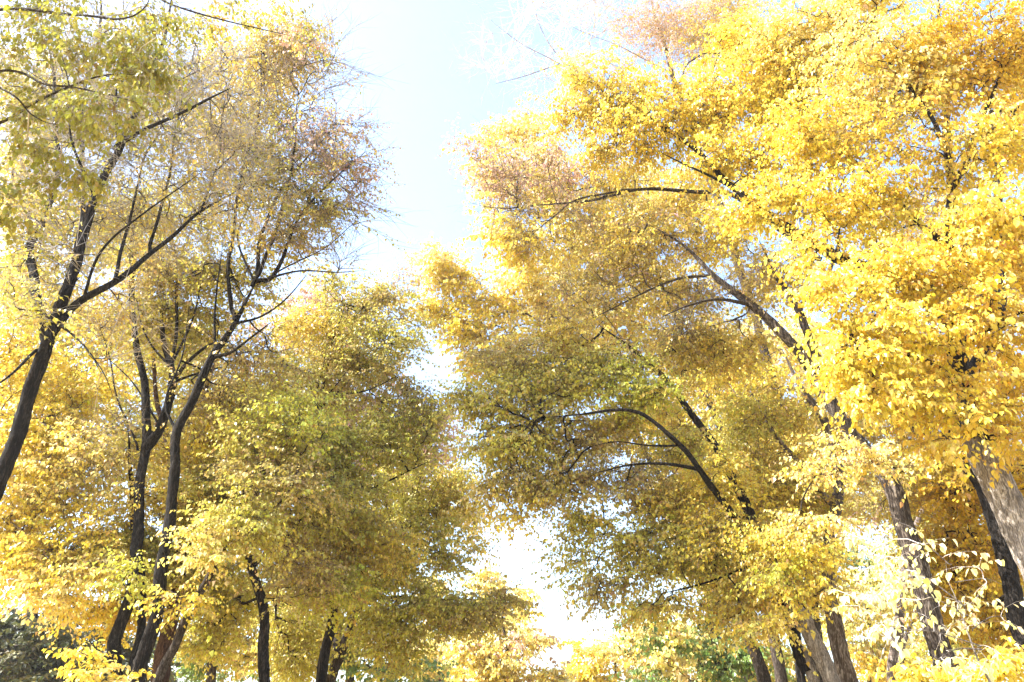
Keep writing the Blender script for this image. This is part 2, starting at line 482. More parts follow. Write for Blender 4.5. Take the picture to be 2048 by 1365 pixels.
        for p in set(spal[li].tolist()):
            w = spal[li] == p
            a, b_, c_ = [np.array(x) for x in PAL[p]]
            mm = mixv[w][:, None]
            cols[w] = np.where(mm < 0.5, a + (b_ - a) * mm * 2, b_ + (c_ - b_) * (mm * 2 - 1))
        cols *= rng.uniform(0.8, 1.1, (nl, 1)) * np.stack((np.ones(nl), rng.normal(1, 0.07, nl), rng.uniform(0.6, 1.5, nl)), -1)
        br = rng.uniform(0, 1, nl) < 0.05
        cols[br] *= np.array((0.7, 0.55, 0.7))
        nv = 7 if fine else 4
        v, f, z, c = leaf_mesh(S, td, nr, size, cols.clip(0, 0.92), fine)
        worn = (rng.uniform(0, 1, (nl, nv)) < 0.14)[:, :, None] * rng.uniform(0.2, 0.6, (nl, 1, 1))     # browned tips and edges
        c = c * (1 - worn * np.array((0.35, 0.6, 0.5))).reshape(-1, 3)
        parts.append((v, f, z, 2, c))
        LEAFCOUNT[0] += nl
    off = 0; FF, TT = [], []
    for v, f, z, mi, c in parts:
        FF.append(np.asarray(f) + off); off += len(v)
        TT.append(c if c is not None else np.full((len(v), 3), 0.2))
    o = mesh_obj("crown", np.vstack([p[0] for p in parts]), np.concatenate(FF), np.concatenate([p[2] for p in parts]),
                 net or (bark if bark is not BARK_PALE else BARK_MID), root, tint=np.vstack(TT), origin=base)
    o.data.materials.append(twig); o.data.materials.append(leafmat)
    mi = np.concatenate([np.full(len(p[2]), p[3]) for p in parts]).astype(np.int32)
    o.data.polygons.foreach_set("material_index", mi)
    o.data.polygons.foreach_set("use_smooth", mi == 0)
    o.data.update()
    return root

# ------------------------------------------------------------------ ground
def sheet(name, x0, x1, y0, y1, z, mat, n=1):
    me = bpy.data.meshes.new(name)
    me.from_pydata([(x0, y0, z), (x1, y0, z), (x1, y1, z), (x0, y1, z)], [], [(0, 1, 2, 3)])
    me.materials.append(mat)
    o = bpy.data.objects.new(name, me); scene.collection.objects.link(o)
    return o

m, n, l = new_mat("leaf_strewn_ground")
tc = n.new("ShaderNodeTexCoord"); vo = n.new("ShaderNodeTexVoronoi"); vo.inputs["Scale"].default_value = 14
no = n.new("ShaderNodeTexNoise"); no.inputs["Scale"].default_value = 0.6; no.inputs["Detail"].default_value = 6
l.new(tc.outputs["Object"], vo.inputs["Vector"]); l.new(tc.outputs["Object"], no.inputs["Vector"])
r1 = n.new("ShaderNodeValToRGB")
for p_, c_ in ((0.0, (0.30, 0.18, 0.05, 1)), (0.35, (0.62, 0.40, 0.06, 1)), (0.7, (0.45, 0.30, 0.06, 1))):
    e = r1.color_ramp.elements.new(p_); e.color = c_
r1.color_ramp.elements[-1].color = (0.12, 0.14, 0.04, 1)
l.new(vo.outputs["Color"], r1.inputs[0])
mx = n.new("ShaderNodeMixRGB"); mx.inputs[2].default_value = (0.16, 0.12, 0.06, 1)
r2 = n.new("ShaderNodeValToRGB"); r2.color_ramp.elements[0].position = 0.45; r2.color_ramp.elements[1].position = 0.65
l.new(no.outputs[0], r2.inputs[0]); l.new(r2.outputs[0], mx.inputs[0]); l.new(r1.outputs[0], mx.inputs[1])
l.new(mx.outputs[0], n["Principled BSDF"].inputs["Base Color"]); n["Principled BSDF"].inputs["Roughness"].default_value = 0.9
g = sheet("ground", -1500, 1500, -1500, 1500, 0.0, m); tag(g, None, None, kind="structure")
m, n, l = new_mat("path_asphalt")
tc = n.new("ShaderNodeTexCoord"); no = n.new("ShaderNodeTexNoise"); no.inputs["Scale"].default_value = 40; no.inputs["Detail"].default_value = 8
r1 = n.new("ShaderNodeValToRGB"); r1.color_ramp.elements[0].color = (0.06, 0.058, 0.055, 1); r1.color_ramp.elements[1].color = (0.2, 0.18, 0.15, 1)
l.new(tc.outputs["Object"], no.inputs["Vector"]); l.new(no.outputs[0], r1.inputs[0]); l.new(r1.outputs[0], n["Principled BSDF"].inputs["Base Color"])
n["Principled BSDF"].inputs["Roughness"].default_value = 0.9
g = sheet("path", -2.6, 3.2, -60, 400, 0.004, m); tag(g, None, None, kind="structure")

# ------------------------------------------------------------------ the left row
LEFT = "yellow trees of the left row"
RIGHT = "yellow trees of the right row"
FAR = "distant autumn trees beyond the rows"

tree("overhanging_tree", "nearest tree, grey twigs and big olive yellow leaves hanging in from the top left corner", "tree", 5.2,
     [([(-420, 900), (-440, 500), (-430, 100), (-420, -300)], 0.17, 0.06)],
     [([(-435, 250), (-200, 80, 0.2), (0, 15), (140, 28, -0.1), (240, 42, -0.2), (300, 12, -0.3), (310, -60, -0.3)], 0.03, 0.007),
      ([(-430, 300), (-200, 190, 0.3), (0, 140, 0.2), (80, 163, 0), (150, 172), (300, 215, -0.3)], 0.026, 0.005),
      ([(-432, 340), (-180, 300, 0.5), (0, 245, 0.5), (90, 195, 0.4), (200, 158, 0.3), (300, 156, 0.2)], 0.032, 0.006),
      ([(-430, 260), (-150, 120), (0, 178, -0.3), (50, 225, -0.2), (95, 243, -0.2), (118, 220, -0.3)], 0.024, 0.006),
      ([(-425, -60), (0, -160, 1.2), (200, -60, 1.6), (300, -12, 1.8), (350, 15, 1.8), (450, 42, 1.9), (540, 62, 2.0), (650, 80, 2.1)], 0.035, 0.006)],
     [(60, 60, 0, 120, 70, 'A', 0.55), (210, 110, 0, 170, 70, 'A', 0.8), (320, 135, 0.2, 120, 60, 'A', 1.0), (90, 215, 0.4, 140, 60, 'A', 0.8),
      (250, 215, 0, 110, 60, 'A', 0.8), (60, 330, 0.3, 120, 60, 'A', 1.0), (40, 400, 0.4, 80, 50, 'A', 0.7), (340, 40, 0.3, 100, 60, 'A', 0.5),
      (560, 40, 2.2, 70, 50, 'O', 0.5), (620, 75, 2.3, 45, 50, 'P', 0.5), (450, 20, 2, 120, 50, 'O', 0.5), (170, 20, 0.4, 200, 40, 'A', 0.4),
      (-250, 120, 0.3, 200, 160, 'A', 2.2), (-480, -150, 0.3, 260, 200, 'A', 2.6), (-220, -200, 0.5, 250, 120, 'A', 2.4), (-300, 350, 0.5, 160, 120, 'A', 2.0)],  # out-of-view crown mass added and thickened to shade the leaves in frame
     bark=BARK_MID, twig=TWIG_GREY, leaf=0.048, fine=True, tip=0.0024, seed=1, spray_len=0.26, per=8, hang=1.1, net=TWIG_GREY, cov=0.95)

tree("leaning_tree", "dark trunk leaning in at the left edge, its crown mostly bare grey twigs", "tree", 10.0,
     [([(-60, 1100), (0, 945), (35, 855), (78, 740), (112, 640), (150, 525), (190, 400), (240, 290), (295, 180), (330, 60), (350, -80)], 0.20, 0.02)],
     [([(105, 665), (160, 605), (230, 560), (310, 500, 0.4), (400, 430, 0.8), (490, 370, 1)], 0.085, 0.015),
      ([(95, 690), (72, 590), (62, 500, 0.3), (90, 430, 0.4), (115, 330, 0.6), (110, 200, 0.8), (90, 60, 1)], 0.10, 0.03),
      ([(150, 520), (170, 400, 0.6), (160, 250, 1), (190, 100, 1.2), (210, -60, 1.4)], 0.07, 0.025),
      ([(230, 300), (290, 260, -0.3), (380, 215, -0.6), (470, 170, -0.6)], 0.05, 0.018),
      ([(112, 640), (170, 690, -0.4), (205, 740, -0.6), (225, 800, -0.6)], 0.03, 0.008),
      ([(80, 700), (45, 730, -0.4), (0, 765, -0.8), (-60, 800, -1)], 0.035, 0.012),
      ([(300, 505, 0.4), (330, 400, 0.5), (345, 280, 0.6), (380, 150, 0.7), (400, 20, 0.8)], 0.035, 0.006), ([(230, 560), (262, 440, 0.3), (280, 330, 0.5), (330, 240, 0.6), (360, 90, 0.6)], 0.04, 0.006),
      ([(190, 400), (150, 300, -0.3), (140, 180, -0.4), (100, 60, -0.5)], 0.035, 0.006), ([(400, 430, 0.8), (430, 330, 0.8), (450, 220, 1), (480, 90, 1)], 0.025, 0.005),
      ([(160, 605), (210, 500, -0.3), (300, 420, -0.5), (420, 330, -0.6)], 0.035, 0.006), ([(240, 290), (230, 180, -0.3), (260, 60, -0.4)], 0.03, 0.006)],
     [(120, 130, 0.5, 160, 170, 'A', 0.45, 0.75), (260, 100, 0.5, 160, 160, 'A', 0.45, 0.72), (300, 290, 0.3, 150, 120, 'A', 0.45, 0.72),
      (140, 340, 0.5, 150, 120, 'A', 0.5, 0.75), (450, 330, 0.6, 110, 110, 'O', 0.5, 0.8), (230, 430, 0.6, 140, 110, 'O', 0.5, 0.72), (390, 170, 0.2, 120, 140, 'O', 0.5, 0.75), (400, 400, 0.6, 110, 90, 'O', 0.4, 0.72), (60, 480, 0.4, 100, 80, 'G', 0.7, 0.25),
      (190, 560, 0.2, 160, 80, 'O', 0.4, 0.75), (60, 600, -0.8, 90, 70, 'G', 0.5, 0.2), (190, 700, -0.4, 80, 90, 'O', 0.12, 0.9)],
     group=LEFT, twig=TWIG_GREY, leaf=0.07, tip=0.005, seed=2, spray_len=0.5, net=BARK_MID, cov=1.75)

tree("yellow_tree", "bright sunlit yellow crown low at the left edge with one tan limb", "tree", 13.5,
     [([(-330, 1365), (-310, 1100), (-250, 800), (-200, 500)], 0.2, 0.06)],
     [([(-300, 1000), (-120, 980), (0, 1036), (60, 1074, -0.2), (118, 1096, -0.4)], 0.05, 0.018),
      ([(-260, 850), (-100, 830, 0.3), (60, 840), (180, 900)], 0.07, 0.02),
      ([(-290, 1050), (-100, 1110), (60, 1150), (170, 1180)], 0.06, 0.016)],
     [(20, 720, 0.5, 90, 90, 'Y', 0.8), (110, 800, 0.6, 120, 90, 'Y', 1.0), (60, 900, 0.2, 130, 90, 'Y', 1.0), (150, 960, 0, 120, 90, 'C', 1.0), (40, 1020, 0, 110, 80, 'Y', 1.0),
      (150, 1080, -0.2, 120, 70, 'Y', 1.0), (40, 1130, -0.2, 100, 60, 'Y', 1.0), (130, 1160, -0.5, 130, 50, 'C', 1.1), (200, 1120, 0.6, 60, 60, 'L', 1.2), (-60, 900, 0, 90, 120, 'Y', 0.25),
      (190, 1215, 0.6, 60, 35, 'Y', 1.1), (270, 1160, 1.2, 70, 80, 'L', 0.9)],
     group=LEFT, bark=BARK_PALE, seed=3, leaf=0.078, cov=2.3)

tree("forked_tree", "slim dark tree forking just above the bottom edge, left of the smooth leaning trunk", "tree", 13.0,
     [([(236, 1365), (234, 1290), (240, 1262), (262, 1180), (272, 1090), (282, 980), (292, 890), (290, 800), (276, 700), (264, 600), (262, 500), (290, 380)], 0.155, 0.05),
      ([(262, 1365, 0.1), (280, 1260, 0.3), (284, 1180, 0.4), (275, 1080, 0.5), (262, 960, 0.6), (250, 850, 0.8)], 0.12, 0.04)],
     [([(290, 900), (318, 850), (338, 790), (342, 740), (328, 660, 0.2), (322, 600, 0.4)], 0.12, 0.035),
      ([(338, 770), (365, 730, -0.2), (400, 700, -0.4), (440, 680, -0.6)], 0.06, 0.02), ([(340, 745), (355, 690), (352, 620), (350, 540), (345, 430)], 0.05, 0.02),
      ([(275, 900, 0.5), (240, 800, 0.4), (215, 700, 0.3), (190, 640)], 0.035, 0.008), ([(340, 735), (306, 690), (282, 640), (270, 560)], 0.035, 0.008),
      ([(340, 745), (372, 680), (392, 610), (400, 520)], 0.04, 0.008), ([(338, 770), (390, 748), (450, 735), (520, 745)], 0.035, 0.008), ([(318, 850), (280, 790), (240, 740), (200, 700)], 0.03, 0.007)],
     [(330, 560, 0.3, 110, 100, 'B', 0.8, 0.3), (370, 640, 0.7, 110, 70, 'G', 0.9), (230, 640, 0.4, 90, 90, 'O', 0.6, 0.4), (300, 450, 0.6, 110, 100, 'G', 0.7, 0.4),
      (330, 1010, 0.7, 110, 80, 'O', 0.7), (260, 900, 0.7, 80, 110, 'B', 0.5, 0.6), (255, 1150, -0.6, 40, 40, 'L', 0.8), (270, 1240, 1.3, 60, 40, 'Y', 0.9), (280, 1090, 1.0, 60, 60, 'L', 1.0)],
     group=LEFT, seed=4)

tree("leaning_tree", "smooth dark trunk sweeping up right, ending in a fan of bare limbs against the sky", "tree", 12.2,
     [([(268, 1365), (292, 1290), (318, 1210), (330, 1110), (338, 1020), (345, 940), (352, 870), (390, 800), (428, 715), (462, 650), (490, 600), (512, 560)], 0.15, 0.075)],
     [([(505, 572), (512, 525), (522, 470), (560, 390), (610, 320), (680, 240)], 0.055, 0.012),
      ([(510, 562), (535, 505), (550, 470), (575, 380), (590, 270), (600, 180)], 0.05, 0.012),
      ([(512, 562), (545, 555), (575, 480), (612, 415), (680, 350), (735, 300)], 0.055, 0.010),
      ([(530, 560), (600, 545, -0.2), (670, 545, -0.4), (735, 540, -0.5)], 0.03, 0.006),
      ([(535, 558), (600, 525), (660, 490), (720, 430)], 0.025, 0.006),
      ([(428, 715), (470, 705, -0.3), (510, 672, -0.5), (545, 640, -0.6)], 0.05, 0.015),
      ([(430, 712), (424, 640), (438, 570), (450, 480)], 0.04, 0.008), ([(462, 650), (520, 632), (575, 590), (620, 540)], 0.035, 0.008), ([(352, 870), (330, 800), (372, 700), (380, 600)], 0.035, 0.008),
      ([(508, 562), (480, 480), (500, 380), (480, 260)], 0.03, 0.006),
      ([(470, 640), (455, 540), (470, 440), (490, 330), (520, 200), (530, 60)], 0.05, 0.015)],
     [(520, 120, 0.4, 110, 90, 'O', 0.8, 0.1), (590, 110, 0.2, 70, 70, 'O', 0.7, 0.1), (470, 240, 0.3, 110, 90, 'O', 0.8, 0.25), (550, 330, 0, 90, 80, 'G', 0.7, 0.3), (600, 400, 0, 80, 70, 'G', 0.8, 0.1), (600, 240, 0, 90, 90, 'B', 0.3, 0.8),
      (655, 280, 0, 75, 80, 'P', 0.7, 0.3), (640, 170, 0, 70, 90, 'P', 0.4, 0.8), (700, 310, 0, 50, 90, 'P', 0.6, 0.4), (660, 410, 0, 85, 90, 'B', 0.4, 0.85), (690, 530, -0.3, 70, 40, 'B', 0.3, 0.95), (600, 480, 0, 70, 60, 'B', 0.3, 0.9), (460, 420, 0.5, 110, 90, 'G', 0.7, 0.4),
      (430, 560, 0.8, 110, 80, 'G', 0.8, 0.2), (560, 480, 0.2, 70, 50, 'O', 0.7, 0.2), (510, 690, 0.5, 110, 70, 'B', 0.7, 0.3), (440, 770, 0.9, 90, 70, 'B', 0.7, 0.3)],
     group=LEFT, seed=5, tip=0.0055, bark=BARK_DARK, leaf=0.075, cov=2.0)

tree("old_tree", "thick red brown trunk behind the smooth leaning one in the left group", "tree", 14.5,
     [([(318, 1365), (330, 1300), (350, 1220), (360, 1140), (358, 1060), (348, 960), (350, 880), (400, 800), (440, 700)], 0.24, 0.07)],
     [([(345, 950), (330, 860), (310, 760), (300, 650)], 0.09, 0.03), ([(358, 1110), (400, 1070, -0.2), (450, 1045, -0.5)], 0.06, 0.02)],
     [(430, 860, -0.5, 110, 70, 'Y', 1.1), (370, 900, 0.3, 80, 70, 'O', 0.8), (480, 930, 0, 100, 80, 'B', 0.8, 0.15), (430, 1010, -0.4, 100, 60, 'G', 1.0), (330, 720, 0.6, 90, 80, 'G', 0.7, 0.3), (400, 1150, 0.2, 80, 70, 'G', 1.1), (330, 1120, -0.5, 50, 70, 'G', 0.8)],
     group=LEFT, bark=BARK_RED, seed=6)

tree("slanting_tree", "brown trunk slanting up right between the red brown one and the bent one", "tree", 12.6,
     [([(318, 1365), (352, 1290), (380, 1220), (412, 1160), (438, 1112), (470, 1062), (500, 1010), (540, 940)], 0.125, 0.05)],
     [([(470, 1060), (520, 1030), (580, 980), (605, 900)], 0.05, 0.018)],
     [(430, 1080, -0.6, 80, 50, 'C', 0.9), (500, 1050, -0.3, 90, 60, 'G', 1.1), (560, 960, 0, 90, 70, 'B', 0.9, 0.1), (520, 880, 0.2, 110, 70, 'G', 0.9), (370, 1190, -0.4, 45, 30, 'Y', 0.9), (450, 1190, 2.6, 70, 40, 'G', 1.0), (600, 850, 0, 90, 60, 'L', 0.8)],
     group=LEFT, bark=BARK_MID, seed=7)

tree("bent_tree", "single dark trunk with a bend, standing alone right of the left group", "tree", 14.0,
     [([(530, 1365), (531, 1290), (532, 1245), (522, 1195), (506, 1150), (490, 1100), (480, 1030), (500, 950)], 0.19, 0.07)],
     [([(500, 1140), (540, 1100), (590, 1050), (620, 1000)], 0.05, 0.02), ([(485, 1060), (440, 1020), (400, 970)], 0.05, 0.018)],
     [(520, 1060, 0.2, 100, 60, 'B', 0.9, 0.3), (590, 1130, 0.2, 80, 80, 'B', 0.8, 0.4), (460, 1210, 1.4, 80, 50, 'G', 1.0), (430, 1280, 1.4, 70, 40, 'G', 1.1), (580, 1220, 2.6, 80, 60, 'G', 1.0), (590, 1300, 2.8, 60, 60, 'G', 1.1), (620, 1010, 0, 80, 70, 'G', 0.9), (470, 950, 0.3, 90, 60, 'G', 0.9)],
     group=LEFT, seed=8)

tree("olive_tree", "dark straight trunk under a tall olive crown that borders the strip of sky", "tree", 15.5,
     [([(641, 1365), (652, 1290), (664, 1230), (660, 1150), (640, 1060), (610, 980), (605, 900), (620, 840), (640, 780)], 0.16, 0.06)],
     [([(610, 975), (580, 990, -0.3), (560, 1010, -0.5)], 0.03, 0.01), ([(622, 835), (650, 770), (660, 700), (690, 600)], 0.05, 0.014), ([(622, 835), (660, 800), (720, 740), (780, 680)], 0.045, 0.012), ([(628, 825, -0.2), (640, 760, -0.3), (652, 690, -0.3)], 0.03, 0.008), ([(628, 828, -0.2), (668, 775, -0.4), (700, 735, -0.4)], 0.03, 0.008),
      ([(632, 815), (680, 790), (740, 780), (820, 740)], 0.03, 0.01), ([(640, 1060), (700, 1000), (780, 960), (860, 920)], 0.05, 0.014)],
     [(690, 600, 0.4, 90, 60, 'G', 0.75, 0.1), (640, 660, 0.2, 90, 80, 'O', 0.7), (770, 610, 0.3, 60, 50, 'B', 0.7), (800, 680, 0, 65, 60, 'G', 0.7), (730, 690, 0, 90, 70, 'G', 0.75), (700, 770, 0, 110, 60, 'B', 0.7),
      (810, 780, 0, 65, 60, 'B', 0.75), (620, 880, -0.6, 110, 70, 'L', 1.1), (580, 780, -0.3, 80, 70, 'G', 1.0), (700, 900, -0.3, 110, 70, 'G', 1.1), (800, 880, 0, 90, 70, 'G', 0.9), (840, 830, 0.2, 45, 50, 'B', 0.8),
      (690, 1010, -0.4, 100, 80, 'G', 1.1), (630, 1100, -0.2, 80, 80, 'O', 1.0), (660, 1180, -0.5, 90, 50, 'L', 1.1), (740, 1080, 0, 100, 80, 'O', 1.0), (660, 740, 0, 80, 60, 'B', 0.6), (800, 560, 0.5, 35, 30, 'P', 0.4)],
     group=LEFT, seed=9, cov=1.9)

tree("low_tree", "short patchy trunk leaning right whose flat dark bough reaches furthest over the avenue", "tree", 17.0,
     [([(662, 1365), (684, 1310), (700, 1262), (722, 1200), (760, 1140), (800, 1080)], 0.2, 0.07),
      ([(655, 1365, 0.2), (668, 1310, 0.5), (672, 1260, 0.8), (670, 1200, 1)], 0.13, 0.05)],
     [([(722, 1200), (800, 1195, -0.4), (880, 1200, -0.6), (960, 1200, -0.6), (1020, 1205, -0.6)], 0.06, 0.012), ([(712, 1240), (750, 1280), (790, 1310), (830, 1330)], 0.035, 0.01)],
     [(820, 980, 0.2, 110, 70, 'G', 1.0), (900, 1000, 0.5, 70, 60, 'O', 0.9), (930, 1080, 0.4, 35, 40, 'Y', 0.5), (830, 1080, 0, 100, 60, 'G', 1.1), (760, 1150, -0.2, 110, 60, 'G', 1.2), (880, 1110, 0.3, 60, 35, 'G', 0.7),
      (840, 1215, -0.7, 110, 40, 'G', 1.2), (880, 1200, -1.0, 90, 25, 'G', 0.9), (930, 1225, -0.6, 80, 40, 'B', 1.3), (995, 1200, -0.6, 50, 35, 'B', 1.1), (790, 1260, -0.3, 100, 40, 'G', 1.1), (780, 1310, -0.3, 60, 40, 'G', 1.2), (770, 1230, -0.6, 40, 25, 'L', 0.8), (700, 1180, -0.7, 70, 35, 'L', 1.0)],
     group=LEFT, bark=BARK_MID, seed=10, cov=2.1)

tree("conifer", "dark green conifer low in the bottom left corner", "tree", 22.0,
     [([(60, 1365), (65, 1300), (70, 1230), (72, 1190)], 0.2, 0.05)], [],
     [(60, 1290, 0, 130, 70, 'K', 1.4), (150, 1300, 0, 100, 80, 'K', 1.4), (20, 1370, 0, 130, 80, 'K', 1.4), (130, 1390, 0, 130, 70, 'K', 1.3), (-60, 1320, 0, 120, 110, 'K', 1.2), (90, 1235, 0.5, 90, 40, 'K', 0.9), (220, 1350, 0.6, 100, 80, 'K', 1.0)],
     leafmat=NEEDLE, leaf=0.13, seed=11, hang=0.3, bark=BARK_DARK)

tree("shrub", "small shrub of clear yellow leaves in front of the conifer", "shrub", 7.5,
     [([(215, 1560), (205, 1480), (190, 1400)], 0.02, 0.01), ([(225, 1560), (235, 1470), (240, 1390)], 0.02, 0.01)], [],
     [(140, 1365, 0, 50, 18, 'Y', 0.6), (170, 1335, 0, 40, 22, 'Y', 0.6), (155, 1305, 0, 22, 12, 'Y', 0.5), (205, 1350, 0, 40, 25, 'C', 0.8), (230, 1355, 0.2, 35, 18, 'Y', 0.8), (200, 1430, 0, 100, 40, 'Y', 0.8)],
     leaf=0.048, tip=0.002, fine=True, seed=12, spray_len=0.2, per=8, hang=0.5, ground=False)

# ------------------------------------------------------------------ the right row
tree("golden_tree", "nearest right tree, sunlit pale leaning trunk at the right edge under a dazzling yellow crown", "tree", 8.6,
     [([(2130, 1330), (2085, 1200), (2040, 1075), (1995, 965), (1955, 880), (1930, 790)], 0.235, 0.16)],
     [([(1955, 880), (1930, 790), (1915, 720, 0.1), (1908, 640, 0.3), (1905, 450, 0.9), (1898, 300, 1.3), (1885, 120, 1.6), (1870, -100, 1.6)], 0.15, 0.012),
      ([(1910, 660), (1840, 590, 0.2), (1760, 545, 0.5), (1690, 520, 0.8), (1600, 470, 1.2), (1480, 385, 1.6), (1370, 283, 2), (1300, 235, 2.2), (1230, 190, 2.4)], 0.115, 0.02),
      ([(1470, 380, 1.6), (1400, 340, 1.6), (1320, 300, 1.6)], 0.035, 0.01), ([(1905, 500, 0.3), (1820, 420, 0.7), (1740, 350, 0.9), (1680, 300, 1), (1640, 200, 1)], 0.06, 0.015),
      ([(1900, 380), (1950, 280, 0.2), (1990, 180, 0.3), (2030, 60, 0.4)], 0.05, 0.015), ([(1905, 330), (1860, 240), (1800, 150, 0.3), (1740, 40, 0.5)], 0.045, 0.014),
      ([(1920, 760), (1850, 720, 0), (1780, 700, 0), (1700, 690, 0)], 0.05, 0.014), ([(1915, 700), (2000, 640, -0.4), (2090, 600, -0.8)], 0.05, 0.014)],
     [(1240, 190, 2.4, 90, 60, 'Y', 1.1), (1180, 160, 2.5, 60, 40, 'C', 0.9), (1150, 230, 2.5, 50, 50, 'O', 0.9), (1320, 260, 2.1, 110, 60, 'Y', 1.0), (1240, 300, 2.3, 80, 35, 'O', 0.8), (1400, 200, 2.0, 110, 60, 'Y', 1.1), (1480, 310, 1.6, 110, 60, 'Y', 1.1), (1550, 180, 1.4, 110, 90, 'Y', 1.2),
      (1480, 100, 1.8, 90, 60, 'Y', 1.0), (1560, 400, 1.2, 110, 55, 'Y', 1.1), (1650, 280, 0.6, 120, 90, 'Y', 1.2), (1620, 90, 1, 120, 90, 'C', 1.1), (1750, 160, 0.3, 130, 110, 'C', 1.0), (1700, 420, 0.4, 120, 80, 'Y', 1.1), (1640, 520, 0.3, 80, 35, 'Y', 0.8),
      (1830, 300, -0.3, 100, 90, 'D', 0.7, 0.4), (1880, 120, 0.2, 120, 110, 'D', 1.0), (2000, 100, 0.3, 100, 120, 'D', 1.0), (1980, 300, -0.2, 110, 80, 'Y', 0.9), (1780, 560, -0.2, 110, 60, 'Y', 1.1), (1700, 620, -0.4, 90, 60, 'Y', 1.2), (1800, 670, -0.6, 110, 60, 'Y', 1.1),
      (1700, 720, -0.7, 90, 60, 'Y', 1.2), (1790, 790, -0.7, 110, 55, 'Y', 1.0), (1900, 560, -0.4, 100, 80, 'D', 1.0), (1890, 800, -0.4, 90, 60, 'D', 0.9), (1990, 640, -0.6, 90, 90, 'D', 0.9), (1930, 450, -0.6, 90, 70, 'Y', 0.8), (2040, 450, -0.4, 70, 90, 'Y', 0.9), (2010, 850, 0.3, 80, 80, 'D', 0.9), (1935, 835, -0.7, 55, 35, 'Y', 1.1), (1900, 880, -0.5, 50, 30, 'O', 0.9), (1990, 870, -0.5, 45, 30, 'D', 0.9), (1700, 30, 0.8, 120, 60, 'C', 1.0)],
     group=RIGHT, bark=BARK_PALE, limb_bark=BARK_DARK, leaf=0.074, fine=True, tip=0.0032, seed=21, net=BARK_DARK, hang=0.9, cov=2.2, spray_len=0.5, sprays=2, per=14)  # sunlight and foliage shade put into bark: pale below, dark above

tree("shaded_tree", "dark trunk crossing behind the pale near one at the right edge", "tree", 11.5,
     [([(2075, 1365), (2040, 1250), (2025, 1170), (2000, 1070), (1968, 985), (1935, 920), (1905, 850), (2000, 600), (1992, 400), (1985, 200)], 0.185, 0.07)],
     [([(1960, 970), (1890, 900), (1820, 850)], 0.06, 0.02), ([(2010, 1100), (2080, 1000), (2150, 900)], 0.06, 0.02)],
     [(1900, 960, 0.8, 90, 60, 'D', 1.0), (1960, 1060, 1.5, 90, 90, 'D', 1.0), (1900, 1150, 2.0, 90, 100, 'D', 1.0), (1990, 1250, 1.5, 90, 80, 'D', 1.0), (2040, 950, 0.8, 80, 80, 'D', 1.0), (2000, 500, 0.8, 90, 100, 'D', 1.0), (1850, 400, 0.9, 100, 100, 'D', 0.5, 0.7), (1980, 750, 0.8, 90, 80, 'D', 1.0), (1850, 850, 0.6, 90, 60, 'D', 0.9, 0.3), (2050, 250, 0.9, 90, 110, 'D', 0.9)],
     group=RIGHT, seed=22)

tree("great_tree", "thickest right trunk, patched with light, its bare grey limb arching far left over the avenue", "tree", 12.0,
     [([(1900, 1365), (1872, 1270), (1845, 1170), (1812, 1060), (1770, 960), (1715, 885), (1668, 810), (1615, 730), (1560, 670), (1500, 610), (1430, 550), (1370, 490), (1290, 450)], 0.26, 0.04),],
     [([(1690, 850), (1650, 760, 0.3), (1600, 640, 0.4), (1570, 580, 0.5), (1520, 480, 0.8)], 0.12, 0.03),
      ([(1640, 520, 0.6), (1480, 400, 0.6), (1390, 385, 0.6), (1280, 378, 0.6), (1180, 402, 0.6), (1080, 412, 0.6), (1000, 418, 0.6), (930, 400, 0.6)], 0.075, 0.010),
      ([(1270, 380, 0.6), (1160, 395, 0.3), (1110, 430, 0.2), (1060, 480, 0)], 0.03, 0.008), ([(1500, 610), (1440, 600, -0.3), (1370, 615, -0.5), (1310, 640, -0.6)], 0.04, 0.01),
      ([(1430, 550), (1350, 560, 0.3), (1260, 600, 0.4), (1180, 640, 0.4)], 0.035, 0.01), ([(1600, 620, 0.4), (1650, 560, 0.4), (1680, 460, 0.4)], 0.06, 0.02)],
     [(1030, 400, 0.7, 90, 50, 'B', 0.35, 0.9), (1100, 450, 0.5, 110, 50, 'B', 0.45, 0.8), (1020, 340, 0.8, 90, 60, 'P', 0.6, 0.2), (940, 300, 0.8, 30, 35, 'P', 0.6), (1130, 340, 0.8, 90, 50, 'P', 0.6, 0.2), (1230, 360, 0.8, 100, 50, 'O', 0.7, 0.2),
      (1200, 500, 0.6, 100, 60, 'O', 0.7, 0.2), (1330, 470, 0.6, 100, 60, 'O', 0.7, 0.2), (1300, 560, 0.6, 110, 60, 'O', 0.8, 0.2), (1420, 470, 0.8, 90, 60, 'Y', 0.8), (1430, 600, 0.3, 110, 60, 'B', 0.7, 0.5), (1200, 590, 0.6, 100, 60, 'B', 0.7, 0.3), (1330, 660, 0.5, 100, 50, 'B', 0.7, 0.3), (1480, 700, 0.9, 100, 50, 'O', 0.7), (1540, 540, 0.9, 80, 60, 'O', 0.8),
      (1760, 930, -0.9, 90, 30, 'C', 0.8), (1650, 940, -1.2, 50, 25, 'C', 1.1), (1700, 900, -1.2, 60, 25, 'C', 1.0), (1620, 1050, -1.0, 60, 28, 'C', 1.0), (1790, 1000, 0.7, 60, 60, 'O', 0.5, 0.3)],
     group=RIGHT, bark=BARK_SUNPATCH, limb_bark=BARK_MID, leaf=0.072, seed=23, net=BARK_MID, cov=2.1)

